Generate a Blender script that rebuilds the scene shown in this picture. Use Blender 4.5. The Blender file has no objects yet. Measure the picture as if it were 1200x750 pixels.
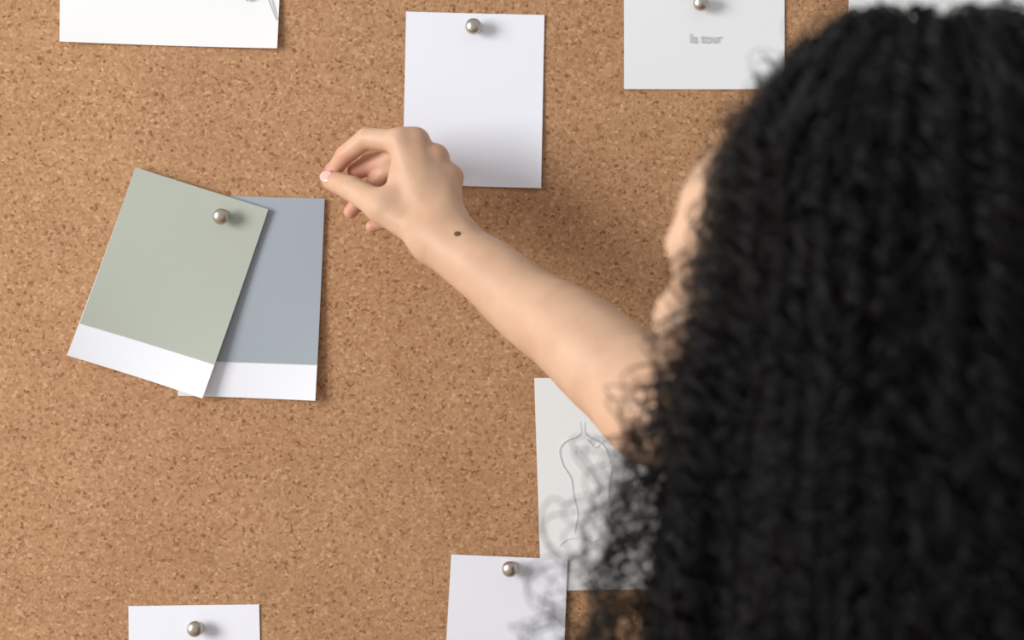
import bpy, bmesh, math, random
import numpy as np
from mathutils import Vector, Matrix

random.seed(7)
rng = np.random.default_rng(11)
sc = bpy.context.scene
COL = sc.collection

# ------------------------------------------------------------------ camera, light, exposure
CAM_D, CAM_Z = 1.3333, 1.5
cam_data = bpy.data.cameras.new('camera')
cam_data.lens = 50.0
cam_data.sensor_width = 36.0
cam_data.clip_start = 0.02
cam_data.dof.use_dof = True
cam_data.dof.focus_distance = 1.295
cam_data.dof.aperture_fstop = 3.6
cam = bpy.data.objects.new('camera', cam_data)
cam.location = (0.0, -CAM_D, CAM_Z)
cam.rotation_euler = (math.radians(90), 0, 0)
COL.objects.link(cam)
sc.camera = cam

world = bpy.data.worlds.new('room_daylight')
world.use_nodes = True
bg = world.node_tree.nodes['Background']
bg.inputs['Color'].default_value = (0.97, 0.985, 1.0, 1)
bg.inputs['Strength'].default_value = 0.53
sc.world = world

win = bpy.data.lights.new('window_light', 'AREA')
win.shape = 'RECTANGLE'
win.size, win.size_y = 1.3, 1.6
win.energy = 122.0
win.color = (1.0, 0.99, 0.985)
win_o = bpy.data.objects.new('window_light', win)
win_o.location = (-2.9, -1.85, 1.95)
win_o.rotation_euler = (Vector((0.0, 0.0, 1.5)) - Vector(win_o.location)).to_track_quat('-Z', 'Y').to_euler()
COL.objects.link(win_o)

sc.view_settings.view_transform = 'Standard'
sc.view_settings.look = 'None'
sc.view_settings.gamma = 1.0
sc.view_settings.use_curve_mapping = False
sc.view_settings.exposure = 0.0

# ------------------------------------------------------------------ helpers
def P(px, py, y=0.0):
    """point at depth y that the photo shows at (px, py)"""
    s = (CAM_D + y) / CAM_D * 0.8e-3
    return np.array([(px - 600) * s, y, CAM_Z - (py - 375) * s])

def lin(c):
    c = c / 255.0
    return c / 12.92 if c <= 0.04045 else ((c + 0.055) / 1.055) ** 2.4

def rgb(r, g, b):
    return (lin(r), lin(g), lin(b), 1.0)

def mat(name, color, rough=0.6, metal=0.0, spec=0.5):
    m = bpy.data.materials.new(name)
    m.use_nodes = True
    b = m.node_tree.nodes['Principled BSDF']
    b.inputs['Base Color'].default_value = color
    b.inputs['Roughness'].default_value = rough
    b.inputs['Metallic'].default_value = metal
    b.inputs['Specular IOR Level'].default_value = spec
    return m

def nd(m, kind, **kw):
    n = m.node_tree.nodes.new(kind)
    for k, v in kw.items():
        setattr(n, k, v)
    return n

def ln(m, a, b):
    m.node_tree.links.new(a, b)

def ramp(m, stops, fac):
    r = nd(m, 'ShaderNodeValToRGB')
    cr = r.color_ramp
    while len(cr.elements) < len(stops):
        cr.elements.new(0.5)
    for e, (p, c) in zip(cr.elements, stops):
        e.position = p
        e.color = c
    ln(m, fac, r.inputs['Fac'])
    return r.outputs['Color']

def bsdf(m):
    return m.node_tree.nodes['Principled BSDF']

def noise(m, scale, detail=2.0, rough=0.5, vec=None):
    n = nd(m, 'ShaderNodeTexNoise')
    n.inputs['Scale'].default_value = scale
    n.inputs['Detail'].default_value = detail
    n.inputs['Roughness'].default_value = rough
    if vec is not None:
        ln(m, vec, n.inputs['Vector'])
    return n.outputs['Fac']

def coord(m):
    return nd(m, 'ShaderNodeTexCoord').outputs['Object']

def mixrgb(m, fac, a, b, blend='MIX'):
    n = nd(m, 'ShaderNodeMix', data_type='RGBA', blend_type=blend)
    for sock, v in ((n.inputs[0], fac), (n.inputs[6], a), (n.inputs[7], b)):
        if hasattr(v, 'links'):
            ln(m, v, sock)
        else:
            sock.default_value = v
    return n.outputs[2]

def link_mesh(name, me, material, parent=None):
    o = bpy.data.objects.new(name, me)
    if material is not None:
        me.materials.append(material)
    COL.objects.link(o)
    if parent is not None:
        o.parent = parent
    return o

def np_mesh(name, verts, quads, smooth=True):
    verts = np.asarray(verts, dtype=np.float32)
    quads = np.asarray(quads, dtype=np.int32)
    me = bpy.data.meshes.new(name)
    n, k = quads.shape
    me.vertices.add(len(verts))
    me.vertices.foreach_set('co', verts.ravel())
    me.loops.add(n * k)
    me.loops.foreach_set('vertex_index', quads.ravel())
    me.polygons.add(n)
    me.polygons.foreach_set('loop_start', np.arange(0, n * k, k, dtype=np.int32))
    me.update(calc_edges=True)
    if smooth:
        me.polygons.foreach_set('use_smooth', np.ones(n, dtype=bool))
    me.update()
    return me

def tag(o, label=None, cat=None, group=None, kind=None):
    if label: o['label'] = label
    if cat: o['category'] = cat
    if group: o['group'] = group
    if kind: o['kind'] = kind
    return o

def box_mesh(name, x0, x1, y0, y1, z0, z1):
    v = [(x, y, z) for x in (x0, x1) for y in (y0, y1) for z in (z0, z1)]
    f = [(0, 1, 3, 2), (4, 6, 7, 5), (0, 4, 5, 1), (2, 3, 7, 6), (0, 2, 6, 4), (1, 5, 7, 3)]
    me = bpy.data.meshes.new(name)
    me.from_pydata(v, [], f)
    me.update()
    return me

# ------------------------------------------------------------------ materials
def cork_material():
    m = mat('cork', rgb(188, 143, 105), 0.9, spec=0.15)
    co = coord(m)
    warp = nd(m, 'ShaderNodeTexNoise')
    warp.inputs['Scale'].default_value = 260
    ln(m, co, warp.inputs['Vector'])
    sub = nd(m, 'ShaderNodeVectorMath', operation='SCALE')
    ln(m, warp.outputs['Color'], sub.inputs[0]); sub.inputs['Scale'].default_value = 0.0035
    add = nd(m, 'ShaderNodeVectorMath', operation='ADD')
    ln(m, co, add.inputs[0]); ln(m, sub.outputs[0], add.inputs[1])
    vo = nd(m, 'ShaderNodeTexVoronoi')
    vo.inputs['Scale'].default_value = 400
    ln(m, add.outputs[0], vo.inputs['Vector'])
    sep = nd(m, 'ShaderNodeSeparateColor')
    ln(m, vo.outputs['Color'], sep.inputs[0])
    grain = ramp(m, [(0.0, rgb(138, 97, 65)), (0.07, rgb(163, 121, 86)), (0.30, rgb(175, 134, 98)),
                     (0.7, rgb(184, 142, 106)), (0.93, rgb(192, 151, 115)), (1.0, rgb(203, 164, 128))], sep.outputs[0])
    fine = ramp(m, [(0.3, (0.87, 0.86, 0.85, 1)), (0.7, (1.10, 1.11, 1.12, 1))], noise(m, 420, 3, 0.6, co))
    c = mixrgb(m, 1.0, grain, fine, 'MULTIPLY')
    big = ramp(m, [(0.35, (0.96, 0.94, 0.93, 1)), (0.65, (1.04, 1.05, 1.05, 1))], noise(m, 9, 3, 0.5, co))
    c = mixrgb(m, 1.0, c, big, 'MULTIPLY')
    spk = nd(m, 'ShaderNodeTexVoronoi')
    spk.inputs['Scale'].default_value = 95
    ln(m, add.outputs[0], spk.inputs['Vector'])
    sp2 = nd(m, 'ShaderNodeSeparateColor')
    ln(m, spk.outputs['Color'], sp2.inputs[0])
    near = nd(m, 'ShaderNodeMath', operation='LESS_THAN'); near.inputs[1].default_value = 0.17
    ln(m, spk.outputs['Distance'], near.inputs[0])
    rare = nd(m, 'ShaderNodeMath', operation='LESS_THAN'); rare.inputs[1].default_value = 0.16
    ln(m, sp2.outputs[0], rare.inputs[0])
    both = nd(m, 'ShaderNodeMath', operation='MULTIPLY')
    ln(m, near.outputs[0], both.inputs[0]); ln(m, rare.outputs[0], both.inputs[1])
    sc_ = nd(m, 'ShaderNodeMath', operation='MULTIPLY'); sc_.inputs[1].default_value = 0.55
    ln(m, both.outputs[0], sc_.inputs[0])
    c = mixrgb(m, sc_.outputs[0], c, rgb(112, 70, 42))
    ln(m, c, bsdf(m).inputs['Base Color'])
    bp = nd(m, 'ShaderNodeBump')
    bp.inputs['Strength'].default_value = 0.25
    bp.inputs['Distance'].default_value = 0.001
    ln(m, sep.outputs[1], bp.inputs['Height'])
    ln(m, bp.outputs[0], bsdf(m).inputs['Normal'])
    return m

def paper_material(name, color, rough=0.75):
    m = mat(name, color, rough, spec=0.25)
    f = noise(m, 900, 3, 0.6, coord(m))
    lo = tuple(c * 0.985 for c in color[:3]) + (1,)
    hi = tuple(min(1, c * 1.015) for c in color[:3]) + (1,)
    ln(m, ramp(m, [(0.3, lo), (0.7, hi)], f), bsdf(m).inputs['Base Color'])
    return m

M_CORK = cork_material()
M_WALL = mat('wall_paint', rgb(226, 224, 220), 0.85)
ln(M_WALL, ramp(M_WALL, [(0.3, rgb(222, 220, 216)), (0.7, rgb(230, 228, 224))], noise(M_WALL, 40, 3)), bsdf(M_WALL).inputs['Base Color'])
M_FLOOR = mat('floor_wood', rgb(160, 128, 98), 0.5)
ln(M_FLOOR, ramp(M_FLOOR, [(0.3, rgb(146, 114, 86)), (0.7, rgb(172, 140, 108))], noise(M_FLOOR, 6, 4)), bsdf(M_FLOOR).inputs['Base Color'])
M_PAPER_COOL = paper_material('cool_white_paper', rgb(237, 239, 247))
M_PAPER_WARM = paper_material('warm_white_paper', rgb(238, 239, 238))
M_PAPER_GREY = paper_material('grey_white_paper', rgb(236, 238, 240))
M_CARD = paper_material('swatch_card_white', rgb(237, 239, 245))
M_GREEN = paper_material('sage_paint', rgb(177, 183, 171))
M_BLUE = paper_material('blue_grey_paint', rgb(161, 170, 178))
M_INK = mat('pale_grey_ink', rgb(225, 226, 227), 0.8)
M_INK_DARK = mat('grey_ink', rgb(190, 190, 193), 0.8)
M_STEEL = mat('brushed_steel', rgb(205, 198, 188), 0.34, 1.0)
ln(M_STEEL, ramp(M_STEEL, [(0.3, rgb(184, 176, 165)), (0.7, rgb(206, 199, 189))], noise(M_STEEL, 300, 2)), bsdf(M_STEEL).inputs['Base Color'])

# ------------------------------------------------------------------ the setting
tag(link_mesh('wall_back', box_mesh('wall_back', -2.2, 2.2, 0.026, 0.126, 0.0, 2.6), M_WALL), kind='structure')
tag(link_mesh('floor', box_mesh('floor', -2.2, 2.2, -2.2, 0.12, -0.06, 0.0), M_FLOOR), kind='structure')
board = link_mesh('cork_board', box_mesh('cork_board', -0.8, 0.8, 0.0, 0.022, 1.0, 2.05), M_CORK)
bv = board.modifiers.new('bevel', 'BEVEL'); bv.width = 0.002; bv.segments = 2
tag(board, 'large tan cork pin board filling the whole background', 'board')

# ------------------------------------------------------------------ sheets of paper and cards
def sheet(name, corners, y_back, thick, material, parent=None, curl=0.0, n=24):
    """thin sheet from four photo corners TL, TR, BR, BL lying on the board; curl lifts its lower corners a little"""
    tl, tr, br, bl = [P(*c) for c in corners]
    vs, fs = [], []
    for side in (0, 1):
        for j in range(n + 1):
            v = j / n
            for i in range(n + 1):
                u = i / n
                p = (1 - v) * ((1 - u) * tl + u * tr) + v * ((1 - u) * bl + u * br)
                lift = curl * (0.25 * (v ** 2) + 0.75 * (v ** 2) * (2 * u - 1) ** 2 + 0.2 * (1 - v) ** 4 * (2 * u - 1) ** 2)
                vs.append((p[0], y_back - lift - (thick if side == 0 else 0.0), p[2]))
    w = n + 1
    for j in range(n):
        for i in range(n):
            a = j * w + i
            fs.append((a, a + w, a + w + 1, a + 1))
            b = a + w * w
            fs.append((b, b + 1, b + w + 1, b + w))
    ring = [i for i in range(w)] + [j * w + n for j in range(1, w)] + [n * w + i for i in range(n - 1, -1, -1)] + [j * w for j in range(n - 1, 0, -1)]
    for k in range(len(ring)):
        a, b = ring[k], ring[(k + 1) % len(ring)]
        fs.append((a, b, b + w * w, a + w * w))
    me = bpy.data.meshes.new(name)
    me.from_pydata(vs, [], fs)
    me.update()
    return link_mesh(name, me, material, parent)

def ink_lines(name, strokes, y, r, material, parent):
    """pencil / ink strokes: thin raised tubes that follow photo points on the sheet"""
    V, F = [], []
    for pts in strokes:
        pp = [Vector(P(*q)) for q in pts]
        # catmull-rom
        dense = []
        for k in range(len(pp) - 1):
            p0, p1, p2, p3 = pp[max(k - 1, 0)], pp[k], pp[k + 1], pp[min(k + 2, len(pp) - 1)]
            for t in np.linspace(0, 1, 8, endpoint=(k == len(pp) - 2)):
                dense.append(0.5 * ((2 * p1) + (p2 - p0) * t + (2 * p0 - 5 * p1 + 4 * p2 - p3) * t * t + (3 * p1 - p0 - 3 * p2 + p3) * t ** 3))
        base = len(V)
        for k, d in enumerate(dense):
            t = (dense[min(k + 1, len(dense) - 1)] - dense[max(k - 1, 0)])
            t.normalize()
            nrm = Vector((-t.z, 0, t.x))
            rr = r * (0.55 + 0.45 * math.sin(math.pi * k / (len(dense) - 1)))
            for a in range(6):
                c, s = math.cos(a * math.pi / 3), math.sin(a * math.pi / 3)
                q = d + nrm * (rr * c)
                V.append((q.x, y - 0.0001 * s, q.z))
        for k in range(len(dense) - 1):
            for a in range(6):
                i0, i1 = base + k * 6 + a, base + k * 6 + (a + 1) % 6
                F.append((i0, i1, i1 + 6, i0 + 6))
        F.append(tuple(base + a for a in range(6)))
        F.append(tuple(base + (len(dense) - 1) * 6 + a for a in range(5, -1, -1)))
    me = bpy.data.meshes.new(name)
    me.from_pydata(V, [], F)
    me.update()
    return link_mesh(name, me, material, parent)

TH = 0.0004
# top-left print
s1 = sheet('paper_print', [(70, -118), (332, -112), (326, 58), (72, 50)], -0.0006, TH, M_PAPER_WARM, curl=0.005)
tag(s1, 'wide white botanical print running off the top left edge of the board', 'paper')
ink_lines('drawing', [[(300, -60), (309, -28), (316, 0), (321, 14), (325, 25)], [(309, -28), (296, -8), (291, 2), (287, -3)], [(309, -28), (322, -50), (320, -70)],
                      [(300, -60), (280, -66), (268, -80)], [(296, -8), (300, -2), (293, 2)]], -0.0052, 0.0009, M_INK_DARK, s1)
# plain sheet beside the hand
s2 = sheet('paper_sheet', [(476, 14), (638, 18), (634, 221), (472, 216)], -0.0006, TH, M_PAPER_COOL, curl=0.004)
tag(s2, 'blank white sheet pinned beside the hand, at top centre of the board', 'paper')
# note with small text
s3 = sheet('note_card', [(731, -46), (919, -46), (919, 105), (731, 105)], -0.0006, 0.0006, M_PAPER_GREY, curl=0.002)
tag(s3, 'white note card with tiny grey printed words, at top right next to the hair', 'card')
fc = bpy.data.curves.new('printed_text', 'FONT')
fc.body = 'la tour'
fc.size = 0.0128
fc.align_x = 'CENTER'
fc.extrude = 0.00005
ft = bpy.data.objects.new('text_curve', fc)
COL.objects.link(ft)
bpy.context.view_layer.update()
fme = bpy.data.meshes.new_from_object(ft.evaluated_get(bpy.context.evaluated_depsgraph_get()))
bpy.data.objects.remove(ft)
fme.materials.clear()
fo = link_mesh('printed_text', fme, M_INK_DARK)
tp = P(826, 51)
fo.location = (tp[0], -0.0026, tp[2])
fo.rotation_euler = (math.radians(90), 0, 0)
fo.scale = (0.86, 1, 1)
fo.parent = s3
# paper behind the top of the hair
s4 = sheet('paper_sheet', [(998, -120), (1215, -118), (1213, 40), (993, 36)], -0.0006, TH, M_PAPER_WARM, curl=0.002)
tag(s4, 'white sheet mostly hidden behind the top of the dark hair', 'paper')
# line drawing under the arm
s5 = sheet('paper_drawing', [(626, 443), (822, 441), (832, 689), (634, 692)], -0.0006, TH, M_PAPER_WARM, curl=0.0015)
tag(s5, 'white sheet with a faint ink line drawing, partly behind the forearm and curls', 'paper')
ink_lines('drawing', [[(678, 494), (680, 505), (676, 511), (662, 517), (655, 528), (659, 545), (668, 560), (671, 580), (676, 602), (672, 625)],
                      [(684, 494), (684, 506), (691, 513), (702, 518), (710, 528), (716, 548)],
                      [(688, 515), (697, 524), (706, 516)],
                      [(655, 640), (664, 632), (680, 630), (694, 636), (704, 630), (718, 636)],
                      [(716, 548), (712, 580), (718, 610), (730, 640)]], -0.0022, 0.00055, M_INK, s5)
# note lapping over it
s6 = sheet('paper_sheet', [(529, 649), (665, 655), (659, 812), (520, 806)], -0.0026, TH, M_PAPER_COOL, curl=0.003)
tag(s6, 'blank white note overlapping the corner of the line drawing at bottom centre', 'paper')
s7 = sheet('paper_sheet', [(151, 710), (304, 708), (307, 860), (152, 862)], -0.0006, TH, M_PAPER_COOL, curl=0.002)
tag(s7, 'blank white note cut off by the bottom left edge of the picture', 'paper')

# paint swatch cards
c_blue = sheet('paint_swatch_card', [(221, 229), (381, 233), (371, 469), (211, 463)], -0.0006, 0.0014, M_CARD, curl=0.007)
tag(c_blue, 'blue-grey paint swatch card tucked behind the sage green one', 'card', 'paint swatch cards')
sheet('painted_area', [(221, 229), (381, 233), (373, 427.5), (213, 422)], -0.0024, 0.0003, M_BLUE, c_blue, curl=0.0045)['label'] = 'blue-grey painted area'
c_green = sheet('paint_swatch_card', [(161, 197), (316, 246), (241, 466), (84, 416)], -0.0042, 0.0014, M_CARD, curl=0.009)
tag(c_green, 'sage green paint swatch card tilted and pinned on top of a blue-grey one', 'card', 'paint swatch cards')
sheet('painted_area', [(161, 197), (316, 246), (254.5, 427), (98, 379)], -0.0060, 0.0003, M_GREEN, c_green, curl=0.006)['label'] = 'sage green painted area'

# ------------------------------------------------------------------ push pins
def lathe(name, prof, seg=28):
    V, F = [], []
    for (r, d) in prof:
        for k in range(seg):
            a = 2 * math.pi * k / seg
            V.append((r * math.cos(a), -d, r * math.sin(a)))
    for j in range(len(prof) - 1):
        for k in range(seg):
            a, b = j * seg + k, j * seg + (k + 1) % seg
            F.append((a, b, b + seg, a + seg))
    F.append(tuple(range(seg - 1, -1, -1)))
    F.append(tuple((len(prof) - 1) * seg + k for k in range(seg)))
    me = bpy.data.meshes.new(name)
    me.from_pydata(V, [], F)
    for p in me.polygons:
        p.use_smooth = True
    me.update()
    bmx = bmesh.new(); bmx.from_mesh(me)
    bmesh.ops.recalc_face_normals(bmx, faces=bmx.faces)
    bmx.to_mesh(me); bmx.free()
    return me

collar_me = lathe('pin_collar', [(0.0008, 0.0), (0.0045, 0.0), (0.0052, 0.0006), (0.0050, 0.0013), (0.0034, 0.0018), (0.0030, 0.0026), (0.0030, 0.0060)])
head_me = lathe('pin_head', [(0.0029, 0.0052), (0.0048, 0.0056), (0.0062, 0.0066), (0.0067, 0.0080), (0.0067, 0.0092), (0.0063, 0.0105),
                             (0.0055, 0.0116), (0.0044, 0.0124), (0.0030, 0.0130), (0.0016, 0.0133), (0.0003, 0.0134)])
needle_me = lathe('pin_needle', [(0.0001, -0.0085), (0.0005, -0.006), (0.0005, 0.001)], 10)
for me in (collar_me, head_me, needle_me):
    me.materials.append(M_STEEL)
pins = [(556, 31, -0.0012, 8, -10, 'silver push pin in the blank white sheet beside the hand'),
        (823, 3, -0.0012, 14, -18, 'silver push pin at top of the note card with printed words'),
        (600, 666, -0.0032, 4, -24, 'silver push pin in the note overlapping the line drawing'),
        (229, 737, -0.0012, -8, 6, 'silver push pin in the bottom left note'),
        (259, 252, -0.0066, 20, 10, 'silver push pin holding the sage green swatch card')]
for (px, py, y, rx, rz, lab) in pins:
    e = bpy.data.objects.new('push_pin', None)
    COL.objects.link(e)
    p = P(px, py, y - 0.006)
    e.location = (p[0], y, p[2])
    e.scale = (1.12, 1.12, 1.12)
    e.rotation_euler = (math.radians(rx * 0.5), 0, math.radians(rz * 0.5))
    tag(e, lab, 'pin', 'silver push pins')
    for nm, me in (('head', head_me), ('collar', collar_me), ('needle', needle_me)):
        o = bpy.data.objects.new(nm, me)
        COL.objects.link(o)
        o.parent = e

# ------------------------------------------------------------------ the person: distance fields meshed with surface nets
def smin(a, b, k):
    h = np.maximum(k - np.abs(a - b), 0.0) / k
    return np.minimum(a, b) - h * h * k * 0.25

def capsule(p, a, b, ra, rb):
    a = np.asarray(a, np.float32); b = np.asarray(b, np.float32)
    ba = b - a
    pa = p - a
    t = np.clip(pa @ ba / max(float(ba @ ba), 1e-12), 0, 1)
    d = pa - t[..., None] * ba
    return np.sqrt((d * d).sum(-1)) - (ra + (rb - ra) * t)

def ellipsoid(p, c, r):
    q = p - np.asarray(c, np.float32)
    r = np.asarray(r, np.float32)
    k0 = np.sqrt(((q / r) ** 2).sum(-1))
    k1 = np.sqrt(((q / (r * r)) ** 2).sum(-1)) + 1e-9
    return k0 * (k0 - 1.0) / k1

def chain(p, pts, rad, k):
    d = None
    for i in range(len(pts) - 1):
        c = capsule(p, pts[i], pts[i + 1], rad[i], rad[i + 1])
        d = c if d is None else smin(d, c, k)
    return d

def surface_nets(fn, lo, hi, h, blk=12):
    lo = np.asarray(lo, float)
    n = [int(math.ceil((b - a) / h / blk)) * blk + 1 for a, b in zip(lo, hi)]
    G = np.ones(n, np.float32)
    nb = [(k - 1) // blk for k in n]
    reach = h * blk * 0.87 * 1.35
    for bi in range(nb[0]):
        ctr = np.stack(np.meshgrid([lo[0] + (bi + .5) * blk * h], lo[1] + (np.arange(nb[1]) + .5) * blk * h,
                                   lo[2] + (np.arange(nb[2]) + .5) * blk * h, indexing='ij'), -1).astype(np.float32)[0]
        fc_ = fn(ctr)
        for bj in range(nb[1]):
            for bk in range(nb[2]):
                v = fc_[bj, bk]
                sl = (slice(bi * blk, bi * blk + blk + 1), slice(bj * blk, bj * blk + blk + 1), slice(bk * blk, bk * blk + blk + 1))
                if abs(v) > reach:
                    core = tuple(slice(s.start + (1 if s.start else 0), s.stop - 1) for s in sl)
                    if v < 0:
                        G[core] = -1.0
                    continue
                g = np.stack(np.meshgrid(*[lo[a] + np.arange(sl[a].start, sl[a].stop) * h for a in range(3)], indexing='ij'), -1).astype(np.float32)
                G[sl] = fn(g)
    S = G < 0
    c = [slice(0, -1), slice(1, None)]
    cnt = np.zeros([k - 1 for k in n], np.int8)
    for a in (0, 1):
        for b in (0, 1):
            for d in (0, 1):
                cnt += S[c[a], c[b], c[d]]
    act = (cnt > 0) & (cnt < 8)
    idx = np.full(act.shape, -1, np.int64)
    cells = np.argwhere(act)
    idx[act] = np.arange(len(cells))
    pos = np.zeros((len(cells), 3)); num = np.zeros(len(cells))
    corners = [(a, b, d) for a in (0, 1) for b in (0, 1) for d in (0, 1)]
    val = {q: G[cells[:, 0] + q[0], cells[:, 1] + q[1], cells[:, 2] + q[2]].astype(float) for q in corners}
    for q in corners:
        for ax in range(3):
            if q[ax] == 0:
                q2 = list(q); q2[ax] = 1; q2 = tuple(q2)
                v0, v1 = val[q], val[q2]
                cr = (v0 < 0) != (v1 < 0)
                t = np.where(cr, v0 / np.where(cr, v0 - v1, 1), 0)
                e = np.tile(np.array(q, float), (len(cells), 1))
                e[:, ax] = t
                pos[cr] += e[cr]; num[cr] += 1
    V = lo + (cells + pos / num[:, None]) * h
    Q = []
    for ax in range(3):
        b, d = (ax + 1) % 3, (ax + 2) % 3
        s0 = [slice(None)] * 3; s1_ = [slice(None)] * 3
        s0[ax] = slice(0, -1); s1_[ax] = slice(1, None)
        A, B = S[tuple(s0)], S[tuple(s1_)]
        e = np.argwhere(A != B)
        e = e[(e[:, b] > 0) & (e[:, d] > 0) & (e[:, b] < n[b] - 1) & (e[:, d] < n[d] - 1)]
        flip = A[e[:, 0], e[:, 1], e[:, 2]]
        def cell(db, dd):
            q = e.copy(); q[:, b] -= db; q[:, d] -= dd
            return idx[q[:, 0], q[:, 1], q[:, 2]]
        quad = np.stack([cell(1, 1), cell(0, 1), cell(0, 0), cell(1, 0)], 1)
        quad[~flip] = quad[~flip][:, ::-1]
        Q.append(quad)
    Q = np.concatenate(Q)
    return V, Q[(Q >= 0).all(1)]

# --- right arm and hand
mm = 0.001
WR = P(513, 277, -0.100)
W_RAD, W_ULN = P(507, 283, -0.099), P(523, 265, -0.100)
ARM = [WR, P(540, 297, -0.112), P(575, 321, -0.128), P(621, 360, -0.155), P(667, 389, -0.182), P(716, 431, -0.212), P(772, 476, -0.245)]
ARM_R = [23.5 * mm, 25.0 * mm, 28.0 * mm, 31.5 * mm, 36.0 * mm, 39.5 * mm, 41 * mm]
def resample(pts, rad, n=5):
    pts = np.array(pts); rad = np.array(rad); P_, R_ = [], []
    for k in range(len(pts) - 1):
        a = np.concatenate([pts[max(k - 1, 0)], [rad[max(k - 1, 0)]]]); b = np.concatenate([pts[k], [rad[k]]])
        c = np.concatenate([pts[k + 1], [rad[k + 1]]]); d = np.concatenate([pts[min(k + 2, len(pts) - 1)], [rad[min(k + 2, len(pts) - 1)]]])
        for t in np.arange(n) / n:
            q = 0.5 * (2 * b + (c - a) * t + (2 * a - 5 * b + 4 * c - d) * t * t + (3 * b - a - 3 * c + d) * t ** 3)
            P_.append(q[:3]); R_.append(q[3])
    return P_ + [pts[-1]], R_ + [rad[-1]]
ARM_D, ARM_DR = resample(ARM, [x + 0.0012 for x in ARM_R], 3)
SH_R = np.array([0.305, -0.435, 1.335])
MCP = [P(470, 166, -0.075), P(487, 166, -0.072), P(510, 185, -0.070), P(527, 208, -0.072)]
IDX = [MCP[0], P(430, 162, -0.058), P(405, 181, -0.046), P(390, 201, -0.036)]
MID = [MCP[1], P(456, 188, -0.042), P(433, 193, -0.031), P(417, 201, -0.031)]
RNG = [MCP[2], P(456, 198, -0.040), P(428, 228, -0.030), P(411, 248, -0.028)]
PNK = [MCP[3], P(502, 238, -0.046), P(466, 256, -0.036), P(436, 265, -0.032)]
THB = [P(484, 266, -0.093), P(449, 243, -0.082), P(412, 221, -0.060), P(387, 211, -0.044)]

def f_hand(p):
    palm = capsule(p, W_RAD, MCP[0], 15.5 * mm, 11 * mm)
    palm = smin(palm, capsule(p, WR, MCP[1], 17 * mm, 11 * mm), 8 * mm)
    palm = smin(palm, capsule(p, W_ULN, MCP[2], 16 * mm, 10.5 * mm), 8 * mm)
    palm = smin(palm, capsule(p, W_ULN, MCP[3], 16 * mm, 10 * mm), 8 * mm)
    palm = smin(palm, capsule(p, P(482, 215, -0.074), P(505, 225, -0.070), 15 * mm, 15 * mm), 8 * mm)
    palm = smin(palm, capsule(p, P(466, 226, -0.078), P(476, 178, -0.073), 11.5 * mm, 10.5 * mm), 7 * mm)   # web
    palm = smin(palm, capsule(p, P(464, 236, -0.083), P(490, 240, -0.083), 12 * mm, 13 * mm), 10 * mm)
    palm = smin(palm, capsule(p, THB[0], THB[1], 14.5 * mm, 14.5 * mm), 10 * mm)
    th = chain(p, THB[1:], [13.6 * mm, 11.0 * mm, 8.2 * mm], 3 * mm)
    th = smin(th, capsule(p, P(404, 217, -0.054), P(392, 213, -0.047), 9.6 * mm, 8.8 * mm), 3 * mm)
    d = smin(palm, th, 7 * mm)
    for pts, rad in ((IDX, (10.8, 9.6, 8.6, 6.9)), (MID, (10.8, 10.0, 9.6, 8.0)), (RNG, (10.4, 8.9, 7.9, 6.6)), (PNK, (9.6, 7.9, 7.0, 5.8))):
        d = smin(d, chain(p, pts, [r * mm for r in rad], 2 * mm), 3 * mm)
    for q in MCP:
        d = smin(d, np.sqrt(((p - q.astype(np.float32)) ** 2).sum(-1)) - 10.6 * mm, 8 * mm)
    # ulna bump at the wrist
    d = smin(d, np.sqrt(((p - P(541, 275, -0.113).astype(np.float32)) ** 2).sum(-1)) - 13.5 * mm, 10 * mm)
    return d

def f_forearm(p):
    d = chain(p, ARM_D, ARM_DR, 0.5 * mm)
    return smin(d, capsule(p, W_RAD, W_ULN, 15.5 * mm, 18 * mm), 12 * mm)

def f_upper_r(p):
    return capsule(p, ARM[-1], SH_R, 41 * mm, 47 * mm)

# --- head (local: +y face, +x her right) turned 45 degrees to the left
HC = np.array([0.180, -0.535, 1.522])
YAW = math.radians(45)
HR = np.array([[math.cos(YAW), -math.sin(YAW), 0], [math.sin(YAW), math.cos(YAW), 0], [0, 0, 1]], np.float32)
def to_head(p):
    return (p - HC.astype(np.float32)) @ HR
def from_head(v):
    return HC + np.asarray(v, float) @ HR.T.astype(float)

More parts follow.
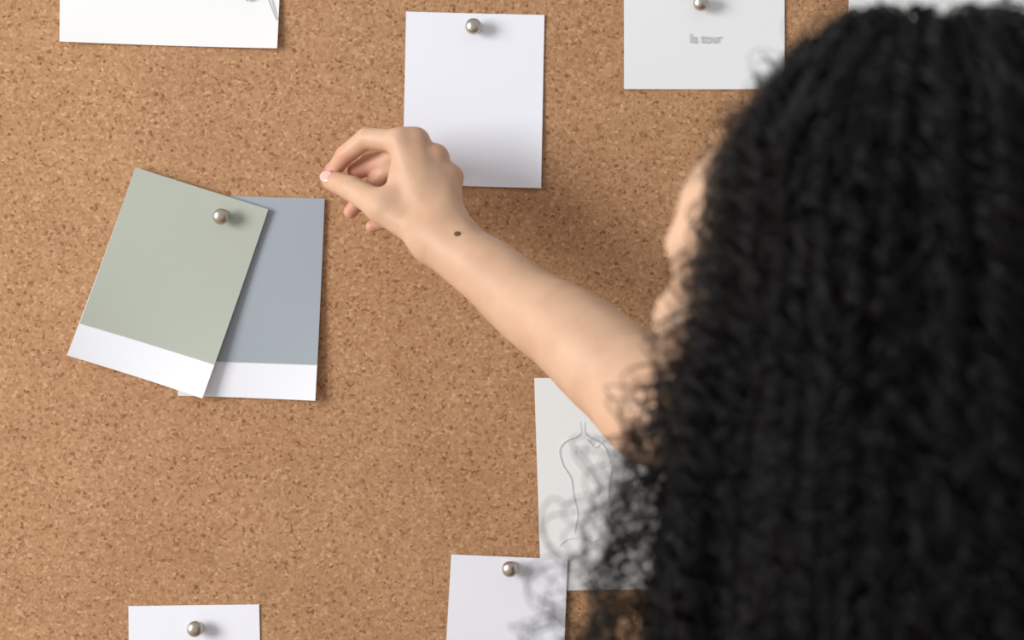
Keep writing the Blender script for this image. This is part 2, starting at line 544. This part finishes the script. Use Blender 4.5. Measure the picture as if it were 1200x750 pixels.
def f_head(p):
    q = to_head(p)
    qs = q.copy(); qs[..., 0] = np.abs(qs[..., 0])
    d = ellipsoid(q, (0, -0.015, 0.03), (0.074, 0.092, 0.084))
    d = smin(d, ellipsoid(q, (0, 0.030, -0.035), (0.057, 0.066, 0.070)), 0.03)
    d = smin(d, ellipsoid(q, (0, 0.052, 0.035), (0.058, 0.036, 0.046)), 0.02)
    d = smin(d, ellipsoid(qs, (0.040, 0.064, -0.022), (0.026, 0.026, 0.022)), 0.018)
    d = smin(d, ellipsoid(q, (0, 0.066, -0.088), (0.026, 0.024, 0.020)), 0.03)
    d = smin(d, capsule(qs, (0.012, 0.087, 0.021), (0.048, 0.070, 0.021), 0.008, 0.0075), 0.014)
    sock = ellipsoid(qs, (0.032, 0.094, 0.004), (0.017, 0.016, 0.012))
    d = -smin(-d, sock, 0.012)
    d = smin(d, capsule(q, (0, 0.086, 0.014), (0, 0.108, -0.024), 0.0065, 0.0095), 0.012)
    d = smin(d, ellipsoid(qs, (0.011, 0.096, -0.028), (0.008, 0.010, 0.007)), 0.006)
    d = smin(d, ellipsoid(q, (0, 0.0935, -0.050), (0.023, 0.009, 0.0055)), 0.004)
    d = smin(d, ellipsoid(q, (0, 0.0920, -0.0605), (0.020, 0.0095, 0.0065)), 0.004)
    d = smin(d, chain(qs, [(0.017, 0.0790, 0.0045), (0.026, 0.0830, 0.0100), (0.035, 0.0815, 0.0100), (0.047, 0.0715, 0.0035)], [0.0030, 0.0042, 0.0042, 0.0030], 0.002), 0.004)
    d = smin(d, chain(qs, [(0.017, 0.0790, 0.0035), (0.027, 0.0810, -0.0045), (0.036, 0.0790, -0.0045), (0.047, 0.0715, 0.0030)], [0.0028, 0.0030, 0.0030, 0.0028], 0.002), 0.004)
    ear = ellipsoid(qs, (0.071, -0.006, -0.006), (0.0075, 0.016, 0.028))
    ear = -smin(-ear, ellipsoid(qs, (0.079, -0.003, -0.002), (0.006, 0.008, 0.016)), 0.004)
    d = smin(d, ear, 0.006)
    neck = capsule(q, (0, -0.022, -0.06), (0.0, -0.040, -0.20), 0.050, 0.054)
    return smin(d, neck, 0.025)

# --- torso, legs, left arm (turned the same way)
BO = np.array([0.200, -0.560, 0.0])
FW, RT = np.array([-math.sin(YAW), math.cos(YAW), 0]), np.array([math.cos(YAW), math.sin(YAW), 0])
def B(r, f, z):
    return BO + RT * r + FW * f + np.array([0, 0, z])
def to_body(p):
    q = p - BO.astype(np.float32)
    return np.stack([q @ RT.astype(np.float32), q @ FW.astype(np.float32), q[..., 2]], -1)
SH_L = B(-0.150, 0.0, 1.272)
ELB_L, WR_L = B(-0.205, -0.04, 1.03), B(-0.215, 0.02, 0.80)

def f_torso(p):
    q = to_body(p)
    qs = q.copy(); qs[..., 0] = np.abs(qs[..., 0])
    d = ellipsoid(q, (0, -0.005, 1.20), (0.145, 0.098, 0.17))
    d = smin(d, ellipsoid(q, (0, 0.0, 1.02), (0.122, 0.088, 0.14)), 0.06)
    d = smin(d, ellipsoid(q, (0, -0.01, 0.87), (0.165, 0.110, 0.12)), 0.08)
    d = smin(d, ellipsoid(qs, (0.068, 0.075, 1.195), (0.058, 0.050, 0.056)), 0.03)
    d = smin(d, capsule(q, (0, -0.025, 1.315), (0, -0.02, 1.20), 0.046, 0.085), 0.05)
    d = smin(d, capsule(p, B(0, -0.03, 1.325), SH_R, 0.046, 0.044), 0.05)
    d = smin(d, capsule(p, B(0, -0.02, 1.300), SH_L, 0.040, 0.042), 0.05)
    return d

def f_legs(p):
    d = None
    for s in (-1, 1):
        c = chain(p, [B(s * 0.085, 0, 0.86), B(s * 0.088, 0.012, 0.47), B(s * 0.09, -0.01, 0.30), B(s * 0.09, -0.02, 0.07)], [0.086, 0.056, 0.052, 0.038], 0.03)
        d = c if d is None else np.minimum(d, c)
    return d

def f_left_arm(p):
    d = chain(p, [SH_L, ELB_L, WR_L], [0.044, 0.037, 0.024], 0.02)
    d = smin(d, capsule(p, WR_L, B(-0.213, 0.04, 0.745), 0.024, 0.026), 0.015)
    for k, (l, r) in enumerate(((0.062, 0.0088), (0.072, 0.009), (0.068, 0.0088), (0.052, 0.0078))):
        f0 = 0.066 - 0.018 * k
        a, b, c = B(-0.213, f0, 0.735), B(-0.208, f0 + 0.004, 0.735 - l * 0.55), B(-0.194, f0 + 0.006, 0.735 - l)
        d = smin(d, chain(p, [a, b, c], [r, r * 0.95, r * 0.8], 0.003), 0.006)
    d = smin(d, chain(p, [B(-0.205, 0.045, 0.775), B(-0.195, 0.078, 0.745), B(-0.188, 0.085, 0.712)], [0.013, 0.0105, 0.008], 0.004), 0.01)
    return d

def f_body(p):
    d = smin(f_forearm(p), f_hand(p), 0.010)
    d = smin(d, f_upper_r(p), 0.020)
    d = smin(d, f_torso(p), 0.020)
    d = smin(d, f_head(p), 0.020)
    d = smin(d, f_left_arm(p), 0.012)
    d = smin(d, f_legs(p), 0.03)
    return d

def f_arm_only(p):
    return smin(smin(f_forearm(p), f_hand(p), 0.010), f_upper_r(p), 0.020)

ARM_BOX = (np.array([-0.22, -0.372, 1.36]), np.array([0.205, 0.0, 1.70]))
HEAD_BOX = (np.array([0.04, -0.69, 1.400]), np.array([0.34, -0.375, 1.69]))
def inside(c, box, m=0.0):
    return ((c > box[0] - m) & (c < box[1] + m)).all(1)

person = bpy.data.objects.new('person', None)
COL.objects.link(person)
person.location = BO
tag(person, 'person with long dark curly hair, seen from behind, reaching one bare arm to the board', 'person')

parts = []
V, Q = surface_nets(f_arm_only, ARM_BOX[0], ARM_BOX[1], 0.0014)
k = inside(V[Q].mean(1), ARM_BOX); parts.append((V, Q[k]))
V, Q = surface_nets(lambda p: smin(f_head(p), f_torso(p), 0.02), HEAD_BOX[0], HEAD_BOX[1], 0.0022)
k = inside(V[Q].mean(1), HEAD_BOX); parts.append((V, Q[k]))
V, Q = surface_nets(f_body, (-0.12, -0.85, 0.0), (0.56, -0.15, 1.50), 0.0055)
cc = V[Q].mean(1)
k = ~inside(cc, ARM_BOX, -0.004) & ~inside(cc, HEAD_BOX, -0.004); parts.append((V, Q[k]))
VV, QQ, off = [], [], 0
for V, Q in parts:
    used = np.unique(Q)
    mp = np.full(len(V), -1); mp[used] = np.arange(len(used))
    VV.append(V[used]); QQ.append(mp[Q] + off); off += len(used)
VV = np.concatenate(VV); QQ = np.concatenate(QQ)
body_me = np_mesh('body', VV - BO, QQ)
# pinker skin at fingertips, knuckles, lips, elbow
tips = [(IDX[3], .016), (IDX[2], .013), (MID[3], .02), (RNG[3], .018), (PNK[3], .018), (MID[2], .016), (MCP[1], .010), (MCP[2], .010), (MCP[3], .010), (THB[3], .011), (from_head((0, 0.095, -0.055)), .014)]
flush = np.zeros(len(VV))
for c_, r_ in tips:
    flush = np.maximum(flush, np.exp(-((VV - c_) ** 2).sum(1) / (r_ * r_)))
at = body_me.attributes.new('flush', 'FLOAT', 'POINT')
at.data.foreach_set('value', flush.astype(np.float32))

def skin_material():
    m = mat('skin', rgb(212, 174, 146), 0.5, spec=0.35)
    co = coord(m)
    base = ramp(m, [(0.3, rgb(198, 158, 129)), (0.7, rgb(211, 173, 144))], noise(m, 28, 4, 0.55, co))
    a = nd(m, 'ShaderNodeAttribute', attribute_name='flush')
    mul = nd(m, 'ShaderNodeMath', operation='MULTIPLY'); mul.inputs[1].default_value = 0.75
    ln(m, a.outputs['Fac'], mul.inputs[0])
    c = mixrgb(m, mul.outputs[0], base, rgb(214, 148, 126))
    ln(m, c, bsdf(m).inputs['Base Color'])
    b = bsdf(m)
    b.inputs['Subsurface Weight'].default_value = 0.12
    b.inputs['Subsurface Radius'].default_value = (0.008, 0.003, 0.0015)
    b.inputs['Subsurface Scale'].default_value = 0.5
    bp = nd(m, 'ShaderNodeBump')
    bp.inputs['Strength'].default_value = 0.12
    bp.inputs['Distance'].default_value = 0.0008
    ln(m, noise(m, 420, 3, 0.6, co), bp.inputs['Height'])
    ln(m, bp.outputs[0], b.inputs['Normal'])
    return m
M_SKIN = skin_material()
body = link_mesh('body', body_me, M_SKIN, person)

def blob(name, c, axes, material, parent, seg=16, rings=10):
    """smooth little ellipsoid with its own three axes"""
    V_, F_ = [], []
    for j in range(rings + 1):
        th_ = math.pi * j / rings
        for i in range(seg):
            ph = 2 * math.pi * i / seg
            q = (math.sin(th_) * math.cos(ph) * axes[0] + math.sin(th_) * math.sin(ph) * axes[1] + math.cos(th_) * axes[2]) + c - BO
            V_.append(q)
    for j in range(rings):
        for i in range(seg):
            a, b = j * seg + i, j * seg + (i + 1) % seg
            F_.append((a, b, b + seg, a + seg))
    return link_mesh(name, np_mesh(name, V_, F_), material, parent)

def unit(v):
    return np.asarray(v, float) / np.linalg.norm(v)

def project(p, d, fn, n=40):
    """walk from p along d to the skin surface"""
    p = np.asarray(p, float).copy()
    for _ in range(n):
        p = p - d * float(fn(p.astype(np.float32)[None])[0]) * -1.0 if False else p + d * (-float(fn(p.astype(np.float32)[None])[0]))
    return p

M_NAIL = mat('nail', rgb(222, 180, 170), 0.28, spec=0.5)
def nail(pts, out, w, l, back=0.2):
    d = unit(pts[-1] - pts[-2])
    o = unit(np.asarray(out, float) - d * (np.asarray(out, float) @ d))
    s = np.cross(d, o)
    c = pts[-1] - d * 0.001
    c = project(c + o * 0.004, o, f_hand)
    blob('fingernail', c - o * 0.0006, (s * w, d * l, o * 0.0013), M_NAIL, body)
nail(THB, (-0.05, -1.0, 0.2), 0.0060, 0.0075)
nail(IDX, (-0.8, 0.15, 0.5), 0.0046, 0.0058)
nail(MID, (-0.4, 0.8, 0.3), 0.0046, 0.0058)
nail(RNG, (-0.3, 0.8, 0.35), 0.0045, 0.0056)
nail(PNK, (-0.3, 0.8, 0.35), 0.0039, 0.0048)

M_MOLE = mat('mole', rgb(104, 72, 52), 0.6)
mp_ = P(536, 274, -0.140)
vd = unit(mp_ - np.array([0, -CAM_D, CAM_Z]))
for _ in range(60):
    mp_ = mp_ + vd * float(f_arm_only(mp_.astype(np.float32)[None])[0])
eps = 0.001
gr_ = unit([float(f_arm_only((mp_ + eps * np.eye(3)[i]).astype(np.float32)[None])[0] - f_arm_only((mp_ - eps * np.eye(3)[i]).astype(np.float32)[None])[0]) for i in range(3)])
t1 = unit(np.cross(gr_, (0, 0, 1))); t2 = np.cross(gr_, t1)
blob('mole', mp_, (t1 * 0.0031, t2 * 0.0026, gr_ * 0.0006), M_MOLE, body)['label'] = 'small brown mole on the wrist'

M_EYE = mat('eye_white', rgb(232, 228, 224), 0.15)
M_IRIS = mat('iris', rgb(58, 36, 24), 0.12)
M_BROW = mat('brow_hair', rgb(30, 22, 19), 0.6)
hx, hy, hz = [HR[:, i].astype(float) for i in range(3)]
for s in (-1, 1):
    e = blob('eye', from_head((s * 0.032, 0.0700, 0.004)), (hx * 0.0122, hy * 0.0122, hz * 0.0122), M_EYE, person)
    blob('iris', from_head((s * 0.032, 0.0812, 0.004)), (hx * 0.0056, hy * 0.0020, hz * 0.0056), M_IRIS, e)
    bx = unit(hx * 1.0 * s - hy * 0.45 + hz * 0.06)
    blob('eyebrow', from_head((s * 0.032, 0.0865, 0.024)), (bx * 0.019, np.cross(bx, hz) * 0.0035, hz * 0.0036), M_BROW, person)

# --- clothes (behind the hair and below the frame)
M_TOP = mat('dark_top_cotton', rgb(40, 38, 40), 0.9)
ln(M_TOP, ramp(M_TOP, [(0.3, rgb(34, 32, 34)), (0.7, rgb(46, 44, 46))], noise(M_TOP, 220, 3)), bsdf(M_TOP).inputs['Base Color'])
M_TROUSER = mat('trouser_cotton', rgb(70, 74, 84), 0.9)
ln(M_TROUSER, ramp(M_TROUSER, [(0.3, rgb(62, 66, 76)), (0.7, rgb(78, 82, 92))], noise(M_TROUSER, 200, 3)), bsdf(M_TROUSER).inputs['Base Color'])
M_SHOE = mat('shoe_leather', rgb(60, 50, 44), 0.5)
ln(M_SHOE, ramp(M_SHOE, [(0.3, rgb(54, 44, 38)), (0.7, rgb(66, 56, 50))], noise(M_SHOE, 90, 3)), bsdf(M_SHOE).inputs['Base Color'])
def f_top(p):
    d = f_torso(p)
    d = smin(d, capsule(p, SH_R, SH_R + (ARM[-1] - SH_R) * 0.42, 0.049, 0.046), 0.03)
    d = smin(d, capsule(p, SH_L, SH_L + (ELB_L - SH_L) * 0.5, 0.046, 0.043), 0.03)
    d = d - 0.006
    d = np.maximum(d, 0.90 - p[..., 2])
    neck = capsule(p, B(0, -0.02, 1.31), B(0, 0.0, 1.45), 0.068, 0.075)
    return np.maximum(d, -neck)
V, Q = surface_nets(f_top, (-0.12, -0.85, 0.86), (0.50, -0.25, 1.46), 0.006)
link_mesh('top', np_mesh('top', V - BO, Q), M_TOP, person)
def f_trousers(p):
    d = smin(f_legs(p) - 0.004, ellipsoid(to_body(p), (0, -0.01, 0.87), (0.168, 0.113, 0.12)), 0.04) - 0.005
    return np.maximum(np.maximum(d, p[..., 2] - 0.95), 0.075 - p[..., 2])
V, Q = surface_nets(f_trousers, (-0.05, -0.82, 0.05), (0.45, -0.34, 1.0), 0.007)
link_mesh('trousers', np_mesh('trousers', V - BO, Q), M_TROUSER, person)
for s in (-1, 1):
    def f_shoe(p, s=s):
        q = to_body(p)
        d = ellipsoid(q, (s * 0.092, 0.055, 0.030), (0.043, 0.125, 0.042))
        d = smin(d, ellipsoid(q, (s * 0.09, -0.02, 0.050), (0.040, 0.052, 0.056)), 0.03)
        return np.maximum(d, 0.0008 - p[..., 2])
    c = B(s * 0.09, 0.05, 0)
    V, Q = surface_nets(f_shoe, (c[0] - 0.17, c[1] - 0.17, -0.02), (c[0] + 0.17, c[1] + 0.17, 0.13), 0.005)
    link_mesh('shoe', np_mesh('shoe', V - BO, Q), M_SHOE, person)

# --- hair: a dark inner mass with thousands of curled strands over it
AX = np.array([0.225, -0.560])
PROF = np.array([(0.000, 1.669), (0.030, 1.672), (0.048, 1.666), (0.061, 1.652), (0.079, 1.628), (0.096, 1.604), (0.105, 1.581), (0.109, 1.553),
                 (0.109, 1.521), (0.111, 1.488), (0.115, 1.460), (0.120, 1.430), (0.123, 1.396), (0.125, 1.349), (0.126, 1.25), (0.124, 1.10)])
seg = np.sqrt((np.diff(PROF, axis=0) ** 2).sum(1))
ARC = np.concatenate([[0], np.cumsum(seg)])
PHI_FACE = math.radians(135)
HALF = math.radians(30)

def hair_point(arc, f, phi):
    r = np.interp(arc, ARC, PROF[:, 0]); z = np.interp(arc, ARC, PROF[:, 1])
    zz = np.where(z > 1.52, 1.52 + (z - 1.52) * f, z)
    # keep clear of the face: below the hairline strands sweep to the side
    d = (phi - PHI_FACE + math.pi) % (2 * math.pi) - math.pi
    w = np.clip((1.635 - z) / 0.055, 0, 1); w = w * w * (3 - 2 * w)
    keep = HALF + 0.25 * np.abs(d)
    d2 = np.where(np.abs(d) < keep, np.sign(d + 1e-6) * (np.abs(d) * (1 - w) + np.maximum(np.abs(d), HALF + 0.12 * np.abs(d)) * w), d)
    ph = PHI_FACE + d2
    return np.stack([AX[0] + r * f * np.cos(ph), AX[1] + r * f * np.sin(ph), zz], -1)

def locks(n, per, phis, f_rng, amp, wav, rad, m=165, end=(0.46, 0.60), start=(0.0, 0.16), spread=0.0014, wander=0.010, fgrow=0.0):
    """n curled locks of 'per' strands each -> strand points (n*per, m, 3) and radii"""
    N = n * per
    rep = lambda a: np.repeat(a, per)
    phi = rep(phis); f = rep(rng.uniform(*f_rng, n))
    s0 = rep(rng.uniform(start[0], start[1], n)) + rng.uniform(0, 0.02, N)
    s1 = rep(rng.uniform(end[0], end[1], n)) + rng.uniform(-0.03, 0.02, N)
    t = np.linspace(0, 1, m)[None]
    arc = s0[:, None] + (s1 - s0)[:, None] * t
    ramp_ = np.clip(t / 0.12, 0, 1)
    ff = f[:, None] * (0.90 + 0.10 * ramp_) + fgrow * t
    fw, fp = rep(rng.uniform(2, 5, n)), rep(rng.uniform(0, 6.28, n))
    ff = ff + 0.03 * np.sin(fw[:, None] * t * 3 + fp[:, None])
    pw, pp = rep(rng.uniform(1.5, 4, n)), rep(rng.uniform(0, 6.28, n))
    ph = phi[:, None] + (wander / 0.13) * np.sin(pw[:, None] * t * 3 + pp[:, None]) * t
    C = hair_point(arc, ff, ph)
    T = np.gradient(C, axis=1); T /= np.linalg.norm(T, axis=2, keepdims=True) + 1e-12
    Nr = np.stack([np.cos(ph), np.sin(ph), 0.3 + 0 * ph], -1)
    Nr -= (Nr * T).sum(-1, keepdims=True) * T
    Nr /= np.linalg.norm(Nr, axis=2, keepdims=True) + 1e-12
    Bn = np.cross(T, Nr)
    wl = rep(rng.uniform(wav[0], wav[1], n)); hand = rep(rng.choice([-1, 1], n))
    phs = rep(rng.uniform(0, 6.28, n)) + rng.normal(0, 0.20, N)
    A = rep(rng.uniform(amp[0], amp[1], n)) * rng.uniform(0.8, 1.15, N)
    L = arc - s0[:, None]
    wv = 2 * math.pi / wl[:, None] * hand[:, None] * (L + 0.004 * np.sin(L * 60 + phs[:, None]))
    q1, q2 = rep(rng.uniform(0, 6.28, n))[:, None], rep(rng.uniform(22, 48, n))[:, None]
    wv = wv + 0.9 * np.sin(L * q2 + q1) + rng.normal(0, 0.25, (N, 1)) * L * 12
    a = A[:, None] * np.clip(0.25 + L / 0.10, 0, 1) * (0.85 + 0.3 * np.sin(L * q2 * 0.7 + 2 * q1))
    X = C + Nr * (a * np.cos(wv + phs[:, None]))[..., None] + Bn * (a * np.sin(wv + phs[:, None]))[..., None]
    X = X + rng.normal(0, spread, (N, 1, 3)) * t[..., None]
    k = rng.normal(0, 1, (N, m, 3)); 
    for _ in range(3):
        k[:, 1:-1] = (k[:, :-2] + k[:, 1:-1] + k[:, 2:]) / 3
    X += k * 0.0006
    R = rep(rng.uniform(rad[0], rad[1], n))[:, None] * (1.0 - 0.6 * np.clip((t - 0.8) / 0.2, 0, 1))
    return X, np.broadcast_to(R, X.shape[:2])

def tubes(X, R):
    """three-sided tubes along the strands"""
    N, m, _ = X.shape
    T = np.gradient(X, axis=1); T /= np.linalg.norm(T, axis=2, keepdims=True) + 1e-12
    up = np.array([0.31, 0.52, 0.79])
    U = np.cross(T, up); U /= np.linalg.norm(U, axis=2, keepdims=True) + 1e-12
    W = np.cross(T, U)
    ring = [X + (U * math.cos(a) + W * math.sin(a)) * R[..., None] for a in (0, 2.0944, 4.18879)]
    V = np.stack(ring, 2).reshape(-1, 3)
    base = (np.arange(N)[:, None] * m + np.arange(m - 1)[None]).ravel() * 3
    F = []
    for a in range(3):
        b = (a + 1) % 3
        F.append(np.stack([base + a, base + b, base + 3 + b, base + 3 + a], 1))
    return V, np.concatenate(F)

def near_side(n):
    """angles, denser on the side turned to the camera and the left edge"""
    a = np.where(rng.random(n) < 0.8, rng.uniform(math.radians(140), math.radians(345), n), rng.uniform(-0.3, math.radians(140), n))
    return a

sets = [
    locks(560, 6, near_side(560), (0.78, 0.94), (0.003, 0.006), (0.020, 0.034), (0.0005, 0.0008)),
    locks(300, 7, near_side(300), (0.92, 1.00), (0.004, 0.008), (0.020, 0.036), (0.0004, 0.0007)),
    # looser curls along the left edge, low down
    locks(30, 4, rng.uniform(math.radians(150), math.radians(205), 30), (0.96, 1.03), (0.007, 0.011), (0.024, 0.036), (0.0003, 0.0006), fgrow=0.24, wander=0.025),
    locks(15, 4, rng.uniform(math.radians(146), math.radians(185), 15), (1.00, 1.06), (0.009, 0.013), (0.028, 0.042), (0.0003, 0.0005), fgrow=0.56, wander=0.03, start=(0.12, 0.2)),
    # temple beside the face
    locks(95, 6, rng.uniform(math.radians(150), math.radians(205), 95), (0.88, 0.98), (0.003, 0.006), (0.020, 0.034), (0.0005, 0.0008), start=(0.03, 0.10)),
    # crown
    locks(170, 6, rng.uniform(0, 2 * math.pi, 170), (0.94, 1.00), (0.004, 0.007), (0.020, 0.034), (0.0005, 0.0008), start=(0.0, 0.05), end=(0.30, 0.55)),
    # a few wisps that stand well clear
    locks(6, 2, rng.uniform(math.radians(150), math.radians(172), 6), (1.00, 1.05), (0.009, 0.013), (0.030, 0.042), (0.0003, 0.0005), fgrow=0.80, wander=0.03, start=(0.12, 0.2)),
    # fine stray hairs all round
    locks(110, 1, near_side(110), (1.01, 1.10), (0.005, 0.012), (0.018, 0.035), (0.0002, 0.0003), wander=0.02),
]
HV, HF, off = [], [], 0
for X, R in sets:
    v, f_ = tubes(X, R)
    HV.append(v); HF.append(f_ + off); off += len(v)
# inner mass
na, nz = 120, 150
phg = np.linspace(0, 2 * math.pi, na, endpoint=False)
arcg = np.linspace(0.002, ARC[-1] * 0.96, nz)
g = hair_point(arcg[:, None] + 0 * phg[None], 0.80 + 0.08 * np.exp(-(arcg[:, None] / 0.07) ** 2) + 0 * phg[None] + 0.018 * np.sin(phg[None] * 23 + 4 * np.sin(arcg[:, None] * 40)) + 0.012 * np.sin(phg[None] * 41 + arcg[:, None] * 160), phg[None] + 0 * arcg[:, None])
ii = np.arange(nz - 1)[:, None] * na + np.arange(na)[None]
jj = np.arange(nz - 1)[:, None] * na + (np.arange(na)[None] + 1) % na
HV.append(g.reshape(-1, 3)); HF.append(np.stack([ii, ii + na, jj + na, jj], -1).reshape(-1, 4) + off)
HV = np.concatenate(HV); HF = np.concatenate(HF)

def hair_material():
    m = mat('dark_hair', rgb(24, 20, 20), 0.38, spec=0.36)
    c = ramp(m, [(0.35, rgb(3, 3, 4)), (0.7, rgb(15, 10, 9))], noise(m, 16, 3, 0.5, coord(m)))
    ln(m, c, bsdf(m).inputs['Base Color'])
    return m
M_HAIR = hair_material()
hair = link_mesh('hair', np_mesh('hair', HV - np.array(BO), HF), M_HAIR, person)
hair['label'] = 'long black curly hair'
